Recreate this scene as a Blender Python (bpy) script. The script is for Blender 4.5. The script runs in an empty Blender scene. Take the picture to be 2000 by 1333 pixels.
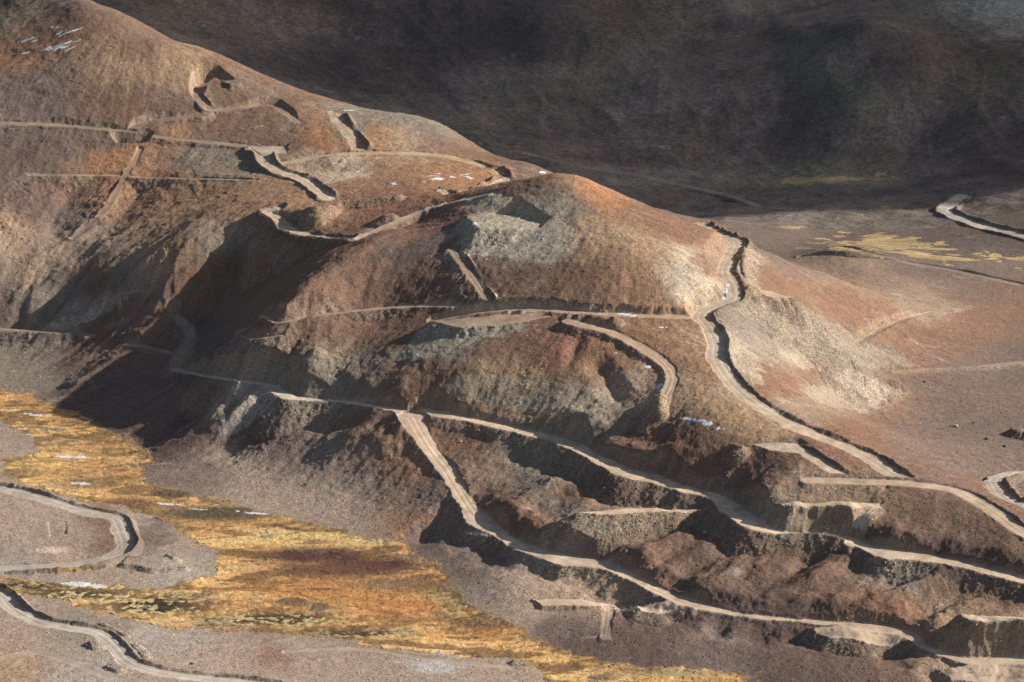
import bpy, math, random
import numpy as np
random.seed(7)
SC = bpy.context.scene
COL = SC.collection
# ------------------------------------------------------------ camera, sky, sun, exposure
CAM_H, PITCH, HFOV = 560.0, math.radians(18.0), math.radians(16.0)
cam_d = bpy.data.cameras.new('camera'); cam = bpy.data.objects.new('camera', cam_d); COL.objects.link(cam)
cam.location = (0, 0, CAM_H); cam.rotation_euler = (math.pi/2 - PITCH, 0, 0)
cam_d.sensor_width = 36; cam_d.lens = 18/math.tan(HFOV/2); cam_d.clip_start = 5; cam_d.clip_end = 30000
SC.camera = cam
SUN_EL, SUN_AZ = math.radians(26.5), math.radians(5)      # azimuth: from +x towards +y
sx, sy, sz = math.cos(SUN_EL)*math.cos(SUN_AZ), math.cos(SUN_EL)*math.sin(SUN_AZ), math.sin(SUN_EL)
w = bpy.data.worlds.new('World'); SC.world = w; w.use_nodes = True
nt = w.node_tree; bg = nt.nodes['Background']; sky = nt.nodes.new('ShaderNodeTexSky')
sky.sky_type = 'NISHITA'; sky.sun_disc = False; sky.sun_elevation = SUN_EL
sky.sun_rotation = math.pi/2 - SUN_AZ; sky.altitude = 500; sky.dust_density = 3.0; sky.ozone_density = .6
nt.links.new(sky.outputs[0], bg.inputs[0]); bg.inputs[1].default_value = 0.055
sd = bpy.data.lights.new('sun', 'SUN'); sun = bpy.data.objects.new('sun', sd); COL.objects.link(sun)
sd.energy = 4.8; sd.angle = math.radians(0.5); sd.color = (1.0, 0.93, 0.83)
from mathutils import Vector
sun.rotation_euler = Vector((-sx, -sy, -sz)).to_track_quat('-Z', 'Y').to_euler(); sun.location = (800, 1600, 900)
SC.view_settings.view_transform = 'Standard'; SC.view_settings.look = 'None'; SC.view_settings.exposure = 0.80
SC.view_settings.gamma = 1

# ------------------------------------------------------------ helpers
FPX = 1000/math.tan(HFOV/2)                              # focal length in pixels of a 2000 px wide picture
CP, SP = math.cos(PITCH), math.sin(PITCH)
def ray(px, py):
    a = (np.asarray(px, float)-1000)/FPX; b = (666.5-np.asarray(py, float))/FPX
    return a, CP + b*SP, -SP + b*CP                      # world direction x,y,z (unnormalised)
def at_z(px, py, z):
    dx, dy, dz = ray(px, py); t = (z-CAM_H)/dz
    return dx*t, dy*t
def project(X, Y, Z):
    zc = Z-CAM_H; f = Y*CP - zc*SP; u = Y*SP + zc*CP
    return 1000+X/f*FPX, 666.5-u/f*FPX
_rs = np.random.RandomState(11)
TAB = _rs.rand(256, 256).astype(np.float32)
def vnoise(x, y, seed=0):
    x = (x + seed*17.31).astype(np.float32); y = (y + seed*9.77).astype(np.float32)
    xi = np.floor(x).astype(np.int32); yi = np.floor(y).astype(np.int32)
    fx = (x-xi).astype(np.float32); fy = (y-yi).astype(np.float32)
    fx = fx*fx*fx*(fx*(fx*6-15)+10); fy = fy*fy*fy*(fy*(fy*6-15)+10)
    x0 = xi & 255; x1 = (xi+1) & 255; y0 = yi & 255; y1 = (yi+1) & 255
    a = TAB[y0, x0]; b = TAB[y0, x1]; c = TAB[y1, x0]; d = TAB[y1, x1]
    return (a+(b-a)*fx)*(1-fy) + (c+(d-c)*fx)*fy
def fbm(x, y, wl, octs=4, seed=0, gain=.5, ridged=False):
    s = np.zeros(np.shape(x), np.float32); A = 1.; T = 0.
    for k in range(octs):
        ang = 0.6+k*1.1; c, q = math.cos(ang), math.sin(ang); f = 2.03**k/wl
        n = vnoise((x*c-y*q)*f, (x*q+y*c)*f, seed+k*3)
        n = (1-2*np.abs(2*n-1)) if ridged else 2*n-1
        s += A*n; T += A; A *= gain
    return s/T
def sstep(a, b, v):
    t = np.clip((v-a)/(b-a), 0, 1); return t*t*(3-2*t)

# ------------------------------------------------------------ macro relief: (px, py, height)
CTRL = '''
0 800 0;100 850 0;200 950 0;400 1010 0;550 1030 0;600 1090 0;750 1130 0;500 1200 0;900 1200 0;1100 1290 0;1350 1330 0;0 1130 0;300 1150 0;-300 800 0;-300 1130 0
100 1060 3;0 1010 3;230 1050 3;330 1100 1.5;0 1250 6;200 1300 6;500 1290 3;800 1300 3;1000 1320 2;0 1330 10;0 890 .5;-300 1000 4;-300 1300 14
-200 1500 25;600 1550 9;1200 1550 4;1700 1550 4;2300 1550 12
50 760 1;130 795 1;230 850 1;300 895 1;270 930 1;470 985 1;640 1025 1;800 1065 1;865 1150 1;1000 1235 1;1200 1290 1;1450 1325 1
-150 730 2;-400 690 4;450 900 6;600 900 10;700 950 8;700 1000 4;980 1150 6;1150 1230 5
800 810 32;900 820 32.5;1000 835 34;1140 880 34;1280 935 31;1400 975 28;1500 1038 27;1650 1050 27.5;1800 1088 27.5;2000 1133 27.5;2200 1190 26;2400 1240 24
890 950 17;940 1020 11;1060 1080 10;1200 1110 12.5;1340 1175 11.5;1150 1178 4.5;1500 1205 10.5;1700 1230 11.5;1900 1290 10;2150 1300 14;1700 1320 6;1500 1290 5;2000 1333 9
1600 855 50;1500 800 55;1420 720 62;1400 650 68;1380 615 72;1430 580 74;1440 490 74;1800 948 44;2000 1040 38;2200 1130 31;2450 1230 28
1740 780 8;1650 790 17;1850 860 8;1950 950 16;1900 800 2;1900 700 0;1950 600 -3;1900 500 -8;1700 480 -9;2150 700 -1;2150 500 -8;2200 900 5;2350 1050 10
1480 485 60;1600 530 36;1700 570 22;1850 620 5;1600 620 41;1700 700 18;1550 700 44;1500 650 58;1560 760 43;1620 480 5;1500 455 -10
840 628 60;1000 610 69;1150 612 72;1300 618 73;930 500 84;1110 335 112;1000 435 94;1000 352 104;900 372 95;860 392 90;1200 380 103;1300 420 92;1400 455 80;1250 500 92;1300 560 82
1050 325 78;850 235 84;650 197 88;700 300 84;850 305 82;950 340 82;800 350 84;530 310 78;640 385 80;545 425 74;680 468 76;800 450 80;780 400 84
1000 700 58;1100 720 57;1250 740 57;1050 780 45;900 740 49;1200 820 45;1350 850 50;1450 880 47;1600 930 45;1300 880 41;1500 960 42;1250 660 68;1350 760 60
520 430 73;700 600 58;570 475 66;480 525 47;400 590 32;360 650 23;760 455 84;690 510 78;620 560 70;560 600 61;520 640 52;780 700 50;600 700 42;560 775 28;345 722 22;300 600 31;180 650 15;250 700 14;340 545 46;200 520 42;100 560 29;0 640 11;0 560 28;400 490 60;300 490 53;680 785 30
100 470 46;0 430 52;250 400 58;100 350 64;400 350 70;300 280 78;0 260 80;450 240 86;400 185 96;550 200 92;620 190 90;300 90 115;180 3 133;240 31 129.5;40 -75 146;300 60 126;400 107 115;500 152 101;0 100 108;0 0 124;-250 -150 155;-200 250 85;-250 450 50
1800 1000 38;1850 1040 34;1600 1130 20;1800 1160 20;1400 1100 20;1250 1020 21;1130 990 23;1000 930 21;950 900 24;1100 930 27;1300 1020 21;760 900 18.5;700 860 22
'''
# hidden or far points in metres: x, y, z
CTRLW = '''
-165 2060 40;-110 1990 60;-60 1960 52;0 1900 45;90 1850 15;130 1790 15;60 1760 50;20 1740 70;-350 2050 120;-200 2120 20;-50 2080 -5;80 1950 -5;150 1880 -5;-400 2400 60
-420 1500 5;-450 1700 20;-450 1850 90;420 1500 0;500 1800 -5;600 2100 10;420 1350 20
'''
BACK = '''
1500 440 -18;1700 440 -20;1880 440 -12;1990 470 -8;1600 370 -38;1300 400 -32;1100 320 -42;1800 345 -34;1400 300 -42;1990 360 -8;2200 400 5;1700 330 -36
1000 200 -20;1200 200 -20;1400 200 -14;1200 100 2;1000 100 0;1000 0 20;1300 0 22;800 100 0;600 0 20;500 50 8;400 0 22;1680 48 36;1590 90 18;1520 130 0;1680 200 -2;1800 130 16;1900 200 2;1990 260 -8;1850 60 24;1950 0 40;1600 0 20;2200 100 30;2200 250 10;1800 270 -22;1550 260 -28;200 -40 40;1000 -300 90;1800 -300 110;200 -300 110;2400 -200 90
'''
ZS = .84                                                 # overall steepness
P = []
for src in (CTRL, BACK):
    for ln in src.strip().split('\n'):
        for t in ln.split(';'):
            a, b, c = map(float, t.split()); c *= ZS; x, y = at_z(a, b, c); P.append((float(x), float(y), c))
for ln in CTRLW.strip().split('\n'):
    for t in ln.split(';'): a, b, c = map(float, t.split()); P.append((a, b, c*ZS))
for x, y, z in ((-500, 2700, 180), (0, 2750, 170), (500, 2700, 190), (-900, 3400, 480), (0, 3400, 470), (900, 3400, 500), (900, 2600, 120), (1000, 2000, 20), (1000, 1400, 10), (-900, 1400, 40), (-900, 2000, 150), (-900, 2600, 260), (0, 1050, 30), (-500, 1050, 60), (500, 1050, 40)): P.append((x, y, z))
P = np.array(P)
def kern(r2): return np.sqrt(r2 + 14.0**2)
n = len(P)
K = kern((P[:, None, 0]-P[None, :, 0])**2 + (P[:, None, 1]-P[None, :, 1])**2)
A = np.zeros((n+3, n+3)); A[:n, :n] = K - np.eye(n)*1.8
A[:n, n] = 1; A[:n, n+1] = P[:, 0]/1000; A[:n, n+2] = P[:, 1]/1000; A[n:, :n] = A[:n, n:].T
Wt = np.linalg.solve(A, np.r_[P[:, 2], 0, 0, 0])
GX = np.arange(-1000, 1001, 5.0); GY = np.arange(1000, 3451, 5.0)
gx, gy = np.meshgrid(GX, GY); MG = np.zeros(gx.size); fx_, fy_ = gx.ravel(), gy.ravel()
for i in range(0, gx.size, 20000):
    s = slice(i, i+20000)
    MG[s] = kern((fx_[s, None]-P[None, :, 0])**2+(fy_[s, None]-P[None, :, 1])**2)@Wt[:n] + Wt[n]+Wt[n+1]*fx_[s]/1000+Wt[n+2]*fy_[s]/1000
MG = MG.reshape(gx.shape)
def macro(x, y):
    x = np.asarray(x, float); y = np.asarray(y, float)
    u = np.clip((x-GX[0])/5, 0, len(GX)-1.001); v = np.clip((y-GY[0])/5, 0, len(GY)-1.001)
    i = u.astype(int); j = v.astype(int); u = u-i; v = v-j
    # smooth (Catmull-like) blend is unnecessary at 5 m steps
    return (MG[j, i]*(1-u)+MG[j, i+1]*u)*(1-v)+(MG[j+1, i]*(1-u)+MG[j+1, i+1]*u)*v
# ------------------------------------------------------------ the ground grid (finer where the photograph looks)
ua = np.r_[np.linspace(-.62, -.165, 60)[:-1], np.linspace(-.165, .165, 1420), np.linspace(.165, .62, 60)[1:]]
ya = np.r_[np.linspace(1020, 1255, 50)[:-1], np.linspace(1255, 1960, 1480)[:-1], np.linspace(1960, 2480, 360)[:-1], np.linspace(2480, 3440, 80)]
NU, NY = len(ua), len(ya)
X = (ya[:, None]*ua[None, :]).ravel(); Y = np.repeat(ya, NU)
Z = macro(X, Y)
Z0 = Z.copy()
PX0, PY0 = project(X, Y, Z)
BACKM = sstep(1930, 2030, Y + np.where(X > 60, (X-60)*0.4, 0)*0)      # far valley and mountain
roadm = np.zeros(len(X), np.float32); cutm = np.zeros_like(roadm); fillm = np.zeros_like(roadm); bermm = np.zeros_like(roadm)
roadid = np.zeros(len(X), np.int16); roadd = np.full(len(X), 99., np.float32)
edge_n = fbm(X, Y, 7, 3, 5)*1.0 + fbm(X, Y, 2.2, 2, 15)*.45
fill_n = fbm(X, Y, 16, 3, 25)

# fall-line noise: noise averaged along the downhill direction gives rills and scree streaks
dGy, dGx = np.gradient(MG, 5.0)
_k = np.ones(9)/9
for _ in range(2):
    dGx = np.apply_along_axis(lambda v: np.convolve(np.pad(v, 4, 'edge'), _k, 'valid'), 0, np.apply_along_axis(lambda v: np.convolve(np.pad(v, 4, 'edge'), _k, 'valid'), 1, dGx))
    dGy = np.apply_along_axis(lambda v: np.convolve(np.pad(v, 4, 'edge'), _k, 'valid'), 0, np.apply_along_axis(lambda v: np.convolve(np.pad(v, 4, 'edge'), _k, 'valid'), 1, dGy))
def gridat(G):
    j = np.clip(np.rint((Y-GY[0])/5).astype(int), 0, len(GY)-1); i = np.clip(np.rint((X-GX[0])/5).astype(int), 0, len(GX)-1)
    u = np.clip((X-GX[0])/5, 0, len(GX)-1.001); v = np.clip((Y-GY[0])/5, 0, len(GY)-1.001); i = u.astype(int); j = v.astype(int); u = u-i; v = v-j
    return ((G[j, i]*(1-u)+G[j, i+1]*u)*(1-v)+(G[j+1, i]*(1-u)+G[j+1, i+1]*u)*v).astype(np.float32)
hx, hy = gridat(dGx), gridat(dGy); SLOPE = np.sqrt(hx*hx+hy*hy)+1e-4; hx = hx/SLOPE; hy = hy/SLOPE
def streak(wl, length, seed, n_=9):
    s_ = np.zeros(len(X), np.float32)
    for q in np.linspace(-1, 1, n_):
        s_ += (1-.5*abs(q))*(vnoise((X+hx*q*length)/wl, (Y+hy*q*length)/wl, seed)-.5)
    return s_/np.sqrt(n_)*1.9
ST1, ST2, ST3 = streak(11, 34, 301), streak(4.5, 18, 305), streak(1.9, 8, 309)
steep = sstep(.10, .32, SLOPE)
flank = np.exp(-(((PX0-300)/420)**2+((PY0-620)/200)**2))
low = np.exp(-(((PX0-1500)/480)**2+((PY0-1100)/130)**2))
mid = np.exp(-(((PX0-650)/250)**2+((PY0-850)/90)**2))
hillm = 1-BACKM
wet_amt = sstep(0.3, 3.0, Z0)*hillm
right_s = sstep(1250, 1500, PX0)*(1-low)
Z += wet_amt*steep*(ST1*(1.2*flank+1.3*low+.6*mid+.2) + ST2*(.7*flank+.9*low+.55*mid+.06)*(1-.6*right_s) + ST3*.10)
Z += hillm*(fbm(X, Y, 40, 3, 51)*.8*np.clip(Z0/20, .15, 1))
Z += BACKM*(fbm(X, Y, 200, 3, 71)*12 + fbm(X*1.2+Y*.3, Y*.5, 80, 4, 75, ridged=True)*3 + fbm(X, Y, 14, 3, 77)*1.1)
ZB = Z.copy()
def zlook(x, y):
    """height of the ground as it stands now"""
    v = np.interp(y, ya, np.arange(NY)); u = np.interp(x/y, ua, np.arange(NU)); i = np.minimum(u.astype(int), NU-2); j = np.minimum(v.astype(int), NY-2); u = u-i; v = v-j; k = j*NU+i
    return (Z[k]*(1-u)+Z[k+1]*u)*(1-v)+(Z[k+NU]*(1-u)+Z[k+NU+1]*u)*v
def cast(px, py, dz=0.0, y0=1262.):
    px = np.atleast_1d(np.asarray(px, float)); py = np.atleast_1d(np.asarray(py, float)); dx, dy, d3 = ray(px, py); ys = np.arange(y0, 2600, 2.)
    XX = dx[:, None]/dy[:, None]*ys; ZZ = CAM_H+d3[:, None]/dy[:, None]*ys; hit = ZZ <= zlook(XX, np.broadcast_to(ys, XX.shape))
    k = np.maximum(np.argmax(hit, 1), 1); yk = ys[k]-1.; return dx/dy*yk, yk, CAM_H+d3/dy*yk+dz

# explicit spurs (+) and gullies (-): pixel polyline, height, width in m
def catmull(pts, step=7.0):
    pts = [np.array(p, float) for p in pts]
    if len(pts) == 1: return np.array(pts)
    q = [2*pts[0]-pts[1]]+pts+[2*pts[-1]-pts[-2]]; out = []
    for i in range(1, len(q)-2):
        p0, p1, p2, p3 = q[i-1:i+3]; m = max(1, int(np.linalg.norm(p2[:2]-p1[:2])/step))
        for k in range(m):
            t = k/m; out.append(.5*((2*p1)+(-p0+p2)*t+(2*p0-5*p1+4*p2-p3)*t*t+(-p0+3*p1-3*p2+p3)*t**3))
    out.append(pts[-1]); return np.array(out)
def polydist(idx, xs, ys, vals):
    """nearest distance, value interpolated along the line and side sign for grid points idx"""
    x = X[idx]; y = Y[idx]; best = np.full(len(idx), 1e9); val = np.zeros(len(idx)); side = np.ones(len(idx)); arc = np.zeros(len(idx)); L = 0.
    if len(xs) == 1: xs = np.r_[xs, xs+.01]; ys = np.r_[ys, ys]; vals = np.r_[vals, vals]
    for i in range(len(xs)-1):
        ax, ay, bx, by = xs[i], ys[i], xs[i+1], ys[i+1]; ex, ey = bx-ax, by-ay; l2 = ex*ex+ey*ey+1e-9
        t = np.clip(((x-ax)*ex+(y-ay)*ey)/l2, 0, 1); qx = ax+t*ex-x; qy = ay+t*ey-y; d = qx*qx+qy*qy
        m = d < best
        best = np.where(m, d, best); val = np.where(m, vals[i]+(vals[i+1]-vals[i])*t, val)
        side = np.where(m, np.sign(ex*(y-ay)-ey*(x-ax)), side); arc = np.where(m, L+t*math.sqrt(l2), arc); L += math.sqrt(l2)
    return np.sqrt(best), val, side, arc, L
def near(xs, ys, R):
    return np.nonzero((X > xs.min()-R) & (X < xs.max()+R) & (Y > ys.min()-R) & (Y < ys.max()+R))[0]
def spur(pts, h, wd, sharp=1.0):
    c = catmull([(p[0], p[1]) for p in pts], 14); x, y, z = cast(c[:, 0], c[:, 1])
    idx = near(x, y, wd*2.5); d, v, s, a, L = polydist(idx, x, y, z)
    d = d*(1+.25*edge_n[idx])
    tap = np.clip(np.minimum(a, L-a)/(.25*L+1e-6), 0.0, 1)
    fade = np.clip(1-np.maximum(d-.8, 0)/(wd*1.6), 0, 1)**1.15
    Z[idx] += h*fade*(.25+.75*tap)
def road(pts, hw=3.5, cut=48, fill=36, berm=None, bank=0., bank0=0., dz=0., rid=1, smooth=14, R=22, Rc=8, wob=.9, maxfill=99, back=False, pc=None, bermc=1.0):
    c = catmull(pts); x, y, z = pc or cast(c[:, 0], c[:, 1], 0, 1900. if back else 1262.)
    kw = min(smooth*2, len(z)-1); zx = np.r_[2*z[0]-z[kw:0:-1], z, 2*z[-1]-z[-2:-kw-2:-1]]; g = np.exp(-(np.arange(-kw, kw+1)/smooth)**2)
    zs = np.convolve(zx, g/g.sum(), 'valid') + dz
    x, y = at_z(c[:, 0], c[:, 1], zs)
    R = R + hw
    idx = near(x, y, R); d, zr, side, a, L = polydist(idx, x, y, zs)
    m = d < R; idx = idx[m]; d = d[m]; zr = zr[m]; side = side[m]; a = a[m]
    if bank:
        sd_ = side*d + edge_n[idx]*1.5; tp = np.clip(np.minimum(a, L-a)/12, 0, 1)*(.75+.9*fill_n[idx])*sstep(bank0-5, bank0+20, a)
        Z[idx] += bank*tp*(np.exp(-((sd_-hw-8)/6.5)**2)-np.exp(-((sd_+hw+9)/6.5)**2))*np.clip(1-(d-R*.75)/(R*.25), 0, 1)
    hwv = hw
    if c.shape[1] > 2: al = np.r_[0, np.cumsum(np.hypot(np.diff(x), np.diff(y)))]; hwv = hw*np.interp(a, al, c[:, 2])
    e = edge_n[idx]; dd = np.maximum(d - hwv*(1+.25*fill_n[idx]) - wob*e, 0); z = Z[idx]
    tc, tf = math.tan(math.radians(cut)), math.tan(math.radians(fill))
    cutz = zr + dd*tc*(1+.25*fill_n[idx]) ; cutz = np.where(dd > Rc*.6, cutz + (dd-Rc*.6)*1.2, cutz)+np.where(dd > Rc, (dd-Rc)*3, 0)
    fz = zr - dd*tf*(1+.12*fill_n[idx]) ; fz = np.where(dd > R*.5, fz-(dd-R*.5)*1.5, fz); fz = np.where(dd > maxfill, fz-(dd-maxfill)*3, fz)
    zn = np.minimum(np.maximum(z, fz), cutz)
    fillm[idx] = np.clip(np.maximum(fillm[idx], (zn-z)/.8)*(1-np.clip((z-zn)/.5, 0, 1)), 0, 1)
    cutm[idx] = np.maximum(cutm[idx], np.clip((z-zn)/.8, 0, 1))
    on = dd <= 0; chg = (np.abs(zn-z) > .35) & ~on; roadm[idx] = np.where(chg, 0, roadm[idx]); roadid[idx] = np.where(chg, 0, roadid[idx])
    zn = np.where(on, zn - .12*np.exp(-((d-hw*.35)/.5)**2), zn)
    Z[idx] = zn
    roadm[idx] = np.where(on, 1, np.maximum(roadm[idx]*(dd > 0), 1-np.clip(dd/.8, 0, 1)))
    bermm[idx] = np.where(on, 0, bermm[idx])
    roadid[idx] = np.where(on, rid, roadid[idx]); roadd[idx] = np.where(on, d, roadd[idx])
    fillm[idx] = np.where(on, 0, fillm[idx]); cutm[idx] = np.where(on, 0, cutm[idx])
    if berm:
        for sgn, h in berm:
            off = hw + .9
            ds = np.abs(d - off) ; f = np.clip(1-ds/(h*1.15*(1+.5*e)), 0, 1)*(side == sgn)
            hh = h*(.9+.8*fill_n[idx]+.4*e)
            end = np.clip(np.minimum(a, a.max()-a)/4, 0, 1)
            Z[idx] = np.maximum(Z[idx], np.where(f > 0, zr+hh*f*end, -999)) if bermc else Z[idx]
            bermm[idx] = np.maximum(bermm[idx], np.where(f > .08, 1, 0))
            roadm[idx] = np.where(f > .12, 0, roadm[idx]); roadid[idx] = np.where(f > .12, 0, roadid[idx])
def pad(poly, dz=0., cut=48, fill=35, rid=1, R=30, Rc=9, z=None, tilt=.35, mark=True, wob=.8, maxfill=99, back=False):
    p = np.array(poly, float); x, y, zz = cast(p[:, 0], p[:, 1], 0, 1900. if back else 1262.)
    zz = zz.mean() + tilt*(zz-zz.mean()) + dz; x, y = at_z(p[:, 0], p[:, 1], zz)
    xm, ym = x.mean(), y.mean(); AA = np.stack([np.ones(len(x)), x-xm, y-ym], 1)
    pl = np.linalg.solve(AA.T@AA + np.diag([0, 40., 40.]), AA.T@zz)
    xs = np.r_[x, x[0]]; ys = np.r_[y, y[0]]
    idx = near(xs, ys, R); d, _, _, _, _ = polydist(idx, xs, ys, np.zeros(len(xs)))
    qx, qy = X[idx], Y[idx]; ins = np.zeros(len(idx), bool)
    for i in range(len(p)):
        x1, y1, x2, y2 = xs[i], ys[i], xs[i+1], ys[i+1]
        if y1 == y2: continue
        c = ((y1 > qy) != (y2 > qy)) & (qx < (x2-x1)*(qy-y1)/(y2-y1)+x1); ins ^= c
    e = edge_n[idx]; sd_ = np.where(ins, -d, d) - wob*e; dd = np.maximum(sd_, 0)
    m = dd < R; idx = idx[m]; dd = dd[m]; zv = Z[idx]; e = e[m]; z0 = pl[0]+pl[1]*(X[idx]-xm)+pl[2]*(Y[idx]-ym)
    tc, tf = math.tan(math.radians(cut)), math.tan(math.radians(fill))
    fz = z0-dd*tf*(1+.15*fill_n[idx]); fz = np.where(dd > maxfill, fz-(dd-maxfill)*3, fz)
    zn = np.minimum(np.maximum(zv, fz), z0+dd*tc*(1+.25*fill_n[idx])+.15*e+np.maximum(dd-Rc, 0)*3)
    fillm[idx] = np.clip(np.maximum(fillm[idx], (zn-zv)/.8)*(1-np.clip((zv-zn)/.5, 0, 1)), 0, 1)
    cutm[idx] = np.maximum(cutm[idx], np.clip((zv-zn)/.8, 0, 1))
    on = dd <= 0; Z[idx] = zn; chg = (np.abs(zn-zv) > .35) & ~on; roadm[idx] = np.where(chg, 0, roadm[idx]); roadid[idx] = np.where(chg, 0, roadid[idx])
    if mark:
        roadm[idx] = np.where(on, 1, roadm[idx]); roadid[idx] = np.where(on, rid, roadid[idx]); roadd[idx] = np.where(on, 99, roadd[idx])
    fillm[idx] = np.where(on, 0, fillm[idx]); cutm[idx] = np.where(on, 0, cutm[idx])
def heap(pts, dz, hw=.5, ang=34, R=30):
    """dumped ridge or cone: pixel positions of its crest, dz above the macro relief"""
    c = catmull(pts); x, y, z = cast(c[:, 0], c[:, 1], 0); zs = z+dz; x, y = at_z(c[:, 0], c[:, 1], zs)
    idx = near(x, y, R); d, zr, s, a, L = polydist(idx, x, y, zs)
    dd = np.maximum(d-hw-.5*edge_n[idx], 0)
    fz = zr-dd*math.tan(math.radians(ang))*(1+.12*fill_n[idx])-np.maximum(dd-2.2*dz-1.5, 0)*1.5; zv = Z[idx]; zn = np.maximum(zv, fz)
    fillm[idx] = np.clip(np.maximum(fillm[idx], (zn-zv)/.6), 0, 1)
    up = zn > zv+.2
    roadm[idx] = np.where(up, 0, roadm[idx]); roadid[idx] = np.where(up, 0, roadid[idx]); Z[idx] = zn

# ------------------------------------------------------------ relief features, in order
E, Wd = -1, 1
road([(1030, 300), (1090, 316), (1140, 326), (1260, 345), (1360, 368), (1430, 384), (1480, 402)], 2.4, cut=40, fill=32, rid=17, back=True)
# left flank: spurs, dumps and benches
for pts, h, wd in (
    ([(480, 448), (380, 515), (290, 585)], 3.5, 8), ([(440, 450), (330, 528), (230, 610)], -3.5, 7), ([(330, 480), (250, 545), (150, 600)], 3, 8),
    ([(760, 455), (690, 512), (620, 562), (540, 620)], 2.5, 9), ([(560, 480), (480, 528), (400, 592)], -2.5, 8), ([(640, 690), (600, 700), (560, 740)], 3, 9),
    ([(1370, 1165), (1440, 1110), (1520, 1065)], 1.4, 3.5), ([(1310, 1145), (1380, 1095), (1460, 1050)], -2, 4), ([(1440, 1175), (1520, 1125), (1600, 1080)], -2, 4), ([(1500, 1180), (1580, 1130), (1660, 1090)], 1.4, 3.5), ([(1240, 1100), (1340, 1035)], 1.3, 4), ([(1820, 1215), (1930, 1150)], 2.5, 5),
    ([(1640, 1190), (1720, 1150), (1790, 1120)], -2.5, 4.5), ([(1120, 930), (1060, 960), (1000, 990)], 3, 7),
    ([(630, 690), (590, 760)], 5, 9),
    ([(560, 690), (520, 730)], -4, 10),
    ([(560, 780), (470, 850), (400, 900)], -4, 10),
    ([(470, 700), (330, 830), (250, 870)], -5, 10),
    ([(230, 560), (140, 640)], -4, 9),
    ([(1150, 690), (1190, 740), (1215, 790)], -2.5, 4.5),
    ([(1130, 650), (1110, 720)], -1.5, 3),
    ([(1240, 800), (1180, 820), (1110, 840)], 1.8, 8),
    ([(760, 730), (650, 750)], 2, 10),
    ([(930, 960), (870, 1010), (815, 1060)], -4, 7),
    ([(1320, 915), (1230, 900), (1150, 880)], 2.5, 6),
    ([(1330, 1000), (1200, 1060), (1120, 1090)], -3, 9),
    ([(1750, 1230), (1860, 1170), (1950, 1120)], -3, 10),
    ([(1700, 1190), (1780, 1150), (1850, 1120)], 3, 9),
    ([(1250, 960), (1150, 950), (1050, 960)], -3, 10),
    ([(800, 850), (720, 870)], 2, 9),
    ([(160, 330), (100, 420), (130, 470)], -6, 18),
    ([(300, 330), (230, 420), (160, 470)], -3, 10),
    ([(340, 370), (420, 350), (520, 360)], 2, 16),
    ([(560, 330), (620, 325), (700, 330)], -2.5, 9),
    ): spur(pts, h, wd)
spur([(278, 564), (200, 610), (130, 640), (60, 660)], 4.5, 8); spur([(350, 615), (300, 648), (250, 680)], 4.5, 8); spur([(95, 588), (30, 605), (-30, 640)], 3.5, 8)
spur([(260, 690), (180, 740), (120, 780)], 3.5, 8); spur([(520, 765), (460, 815), (400, 860)], 3, 7)
road([(-60, 640), (0, 643), (80, 648), (150, 652), (180, 656)], 1.6, rid=12)
road([(250, 672), (300, 680), (332, 690)], 1.5, rid=12)
road([(345, 620), (368, 640), (372, 665), (352, 695), (345, 722)], 3.0, rid=12, smooth=6)
# far spine, switchbacks on the left mountain
road([(655, 222), (670, 245), (690, 270), (708, 297)], 4.0, berm=[(Wd, 2.0)], rid=10)
pad([(765, 283), (830, 275), (850, 300), (780, 300)], rid=10, mark=False)
road([(250, 258), (290, 240), (350, 230), (400, 222), (412, 214)], 3.0, rid=9, smooth=8)
road([(412, 216), (395, 200), (385, 185), (395, 170), (420, 160), (455, 158)], 2.6, berm=[(E, 1.4)], rid=9, smooth=8, Rc=2, cut=62)
road([(412, 216), (470, 212), (540, 210), (580, 238)], 2.5, fill=33, rid=9)
road([(0, 240), (120, 245), (250, 258), (330, 270), (400, 277), (480, 285), (520, 292)], 2.4, rid=9)
road([(60, 342), (200, 342), (300, 347), (420, 350), (500, 352)], 1.2, cut=38, rid=9)
road([(275, 292), (240, 350), (212, 400), (190, 425), (140, 465)], 1.8, cut=50, fill=34, rid=9, smooth=6, Rc=3, maxfill=2.5)
pad([(232, 281), (280, 282), (278, 287), (235, 286)], dz=-1.5, mark=False, R=12)
road([(560, 318), (640, 305), (720, 300), (800, 300), (870, 306), (920, 318), (960, 335), (990, 352)], 2.8, rid=10)
road([(960, 333), (975, 335), (992, 350)], 2.2, berm=[(Wd, 1.8)], rid=10)
road([(500, 290), (515, 300), (520, 318), (545, 335), (590, 350), (612, 365), (642, 388)], 4.2, berm=[(Wd, 1.9), (E, 1.1)], rid=8, smooth=8)
pad([(490, 286), (560, 286), (560, 300), (510, 302)], rid=8)
road([(540, 408), (525, 415), (545, 428), (560, 445), (600, 459), (660, 467), (700, 466)], 3.8, berm=[(Wd, 1.8), (E, 1.5)], rid=8, smooth=8)
heap([(620, 402), (680, 393), (740, 386), (780, 380)], 2.2, 1.5)
heap([(590, 408), (640, 400)], 1.5, 1.5)
road([(700, 466), (760, 440), (830, 410), (870, 398), (960, 378)], 2.4, rid=8)
road([(865, 372), (890, 385), (940, 372), (985, 350)], 3.0, berm=[(Wd, 2.2)], rid=8)
heap([(755, 420), (765, 418)], 3, 1)
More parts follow.
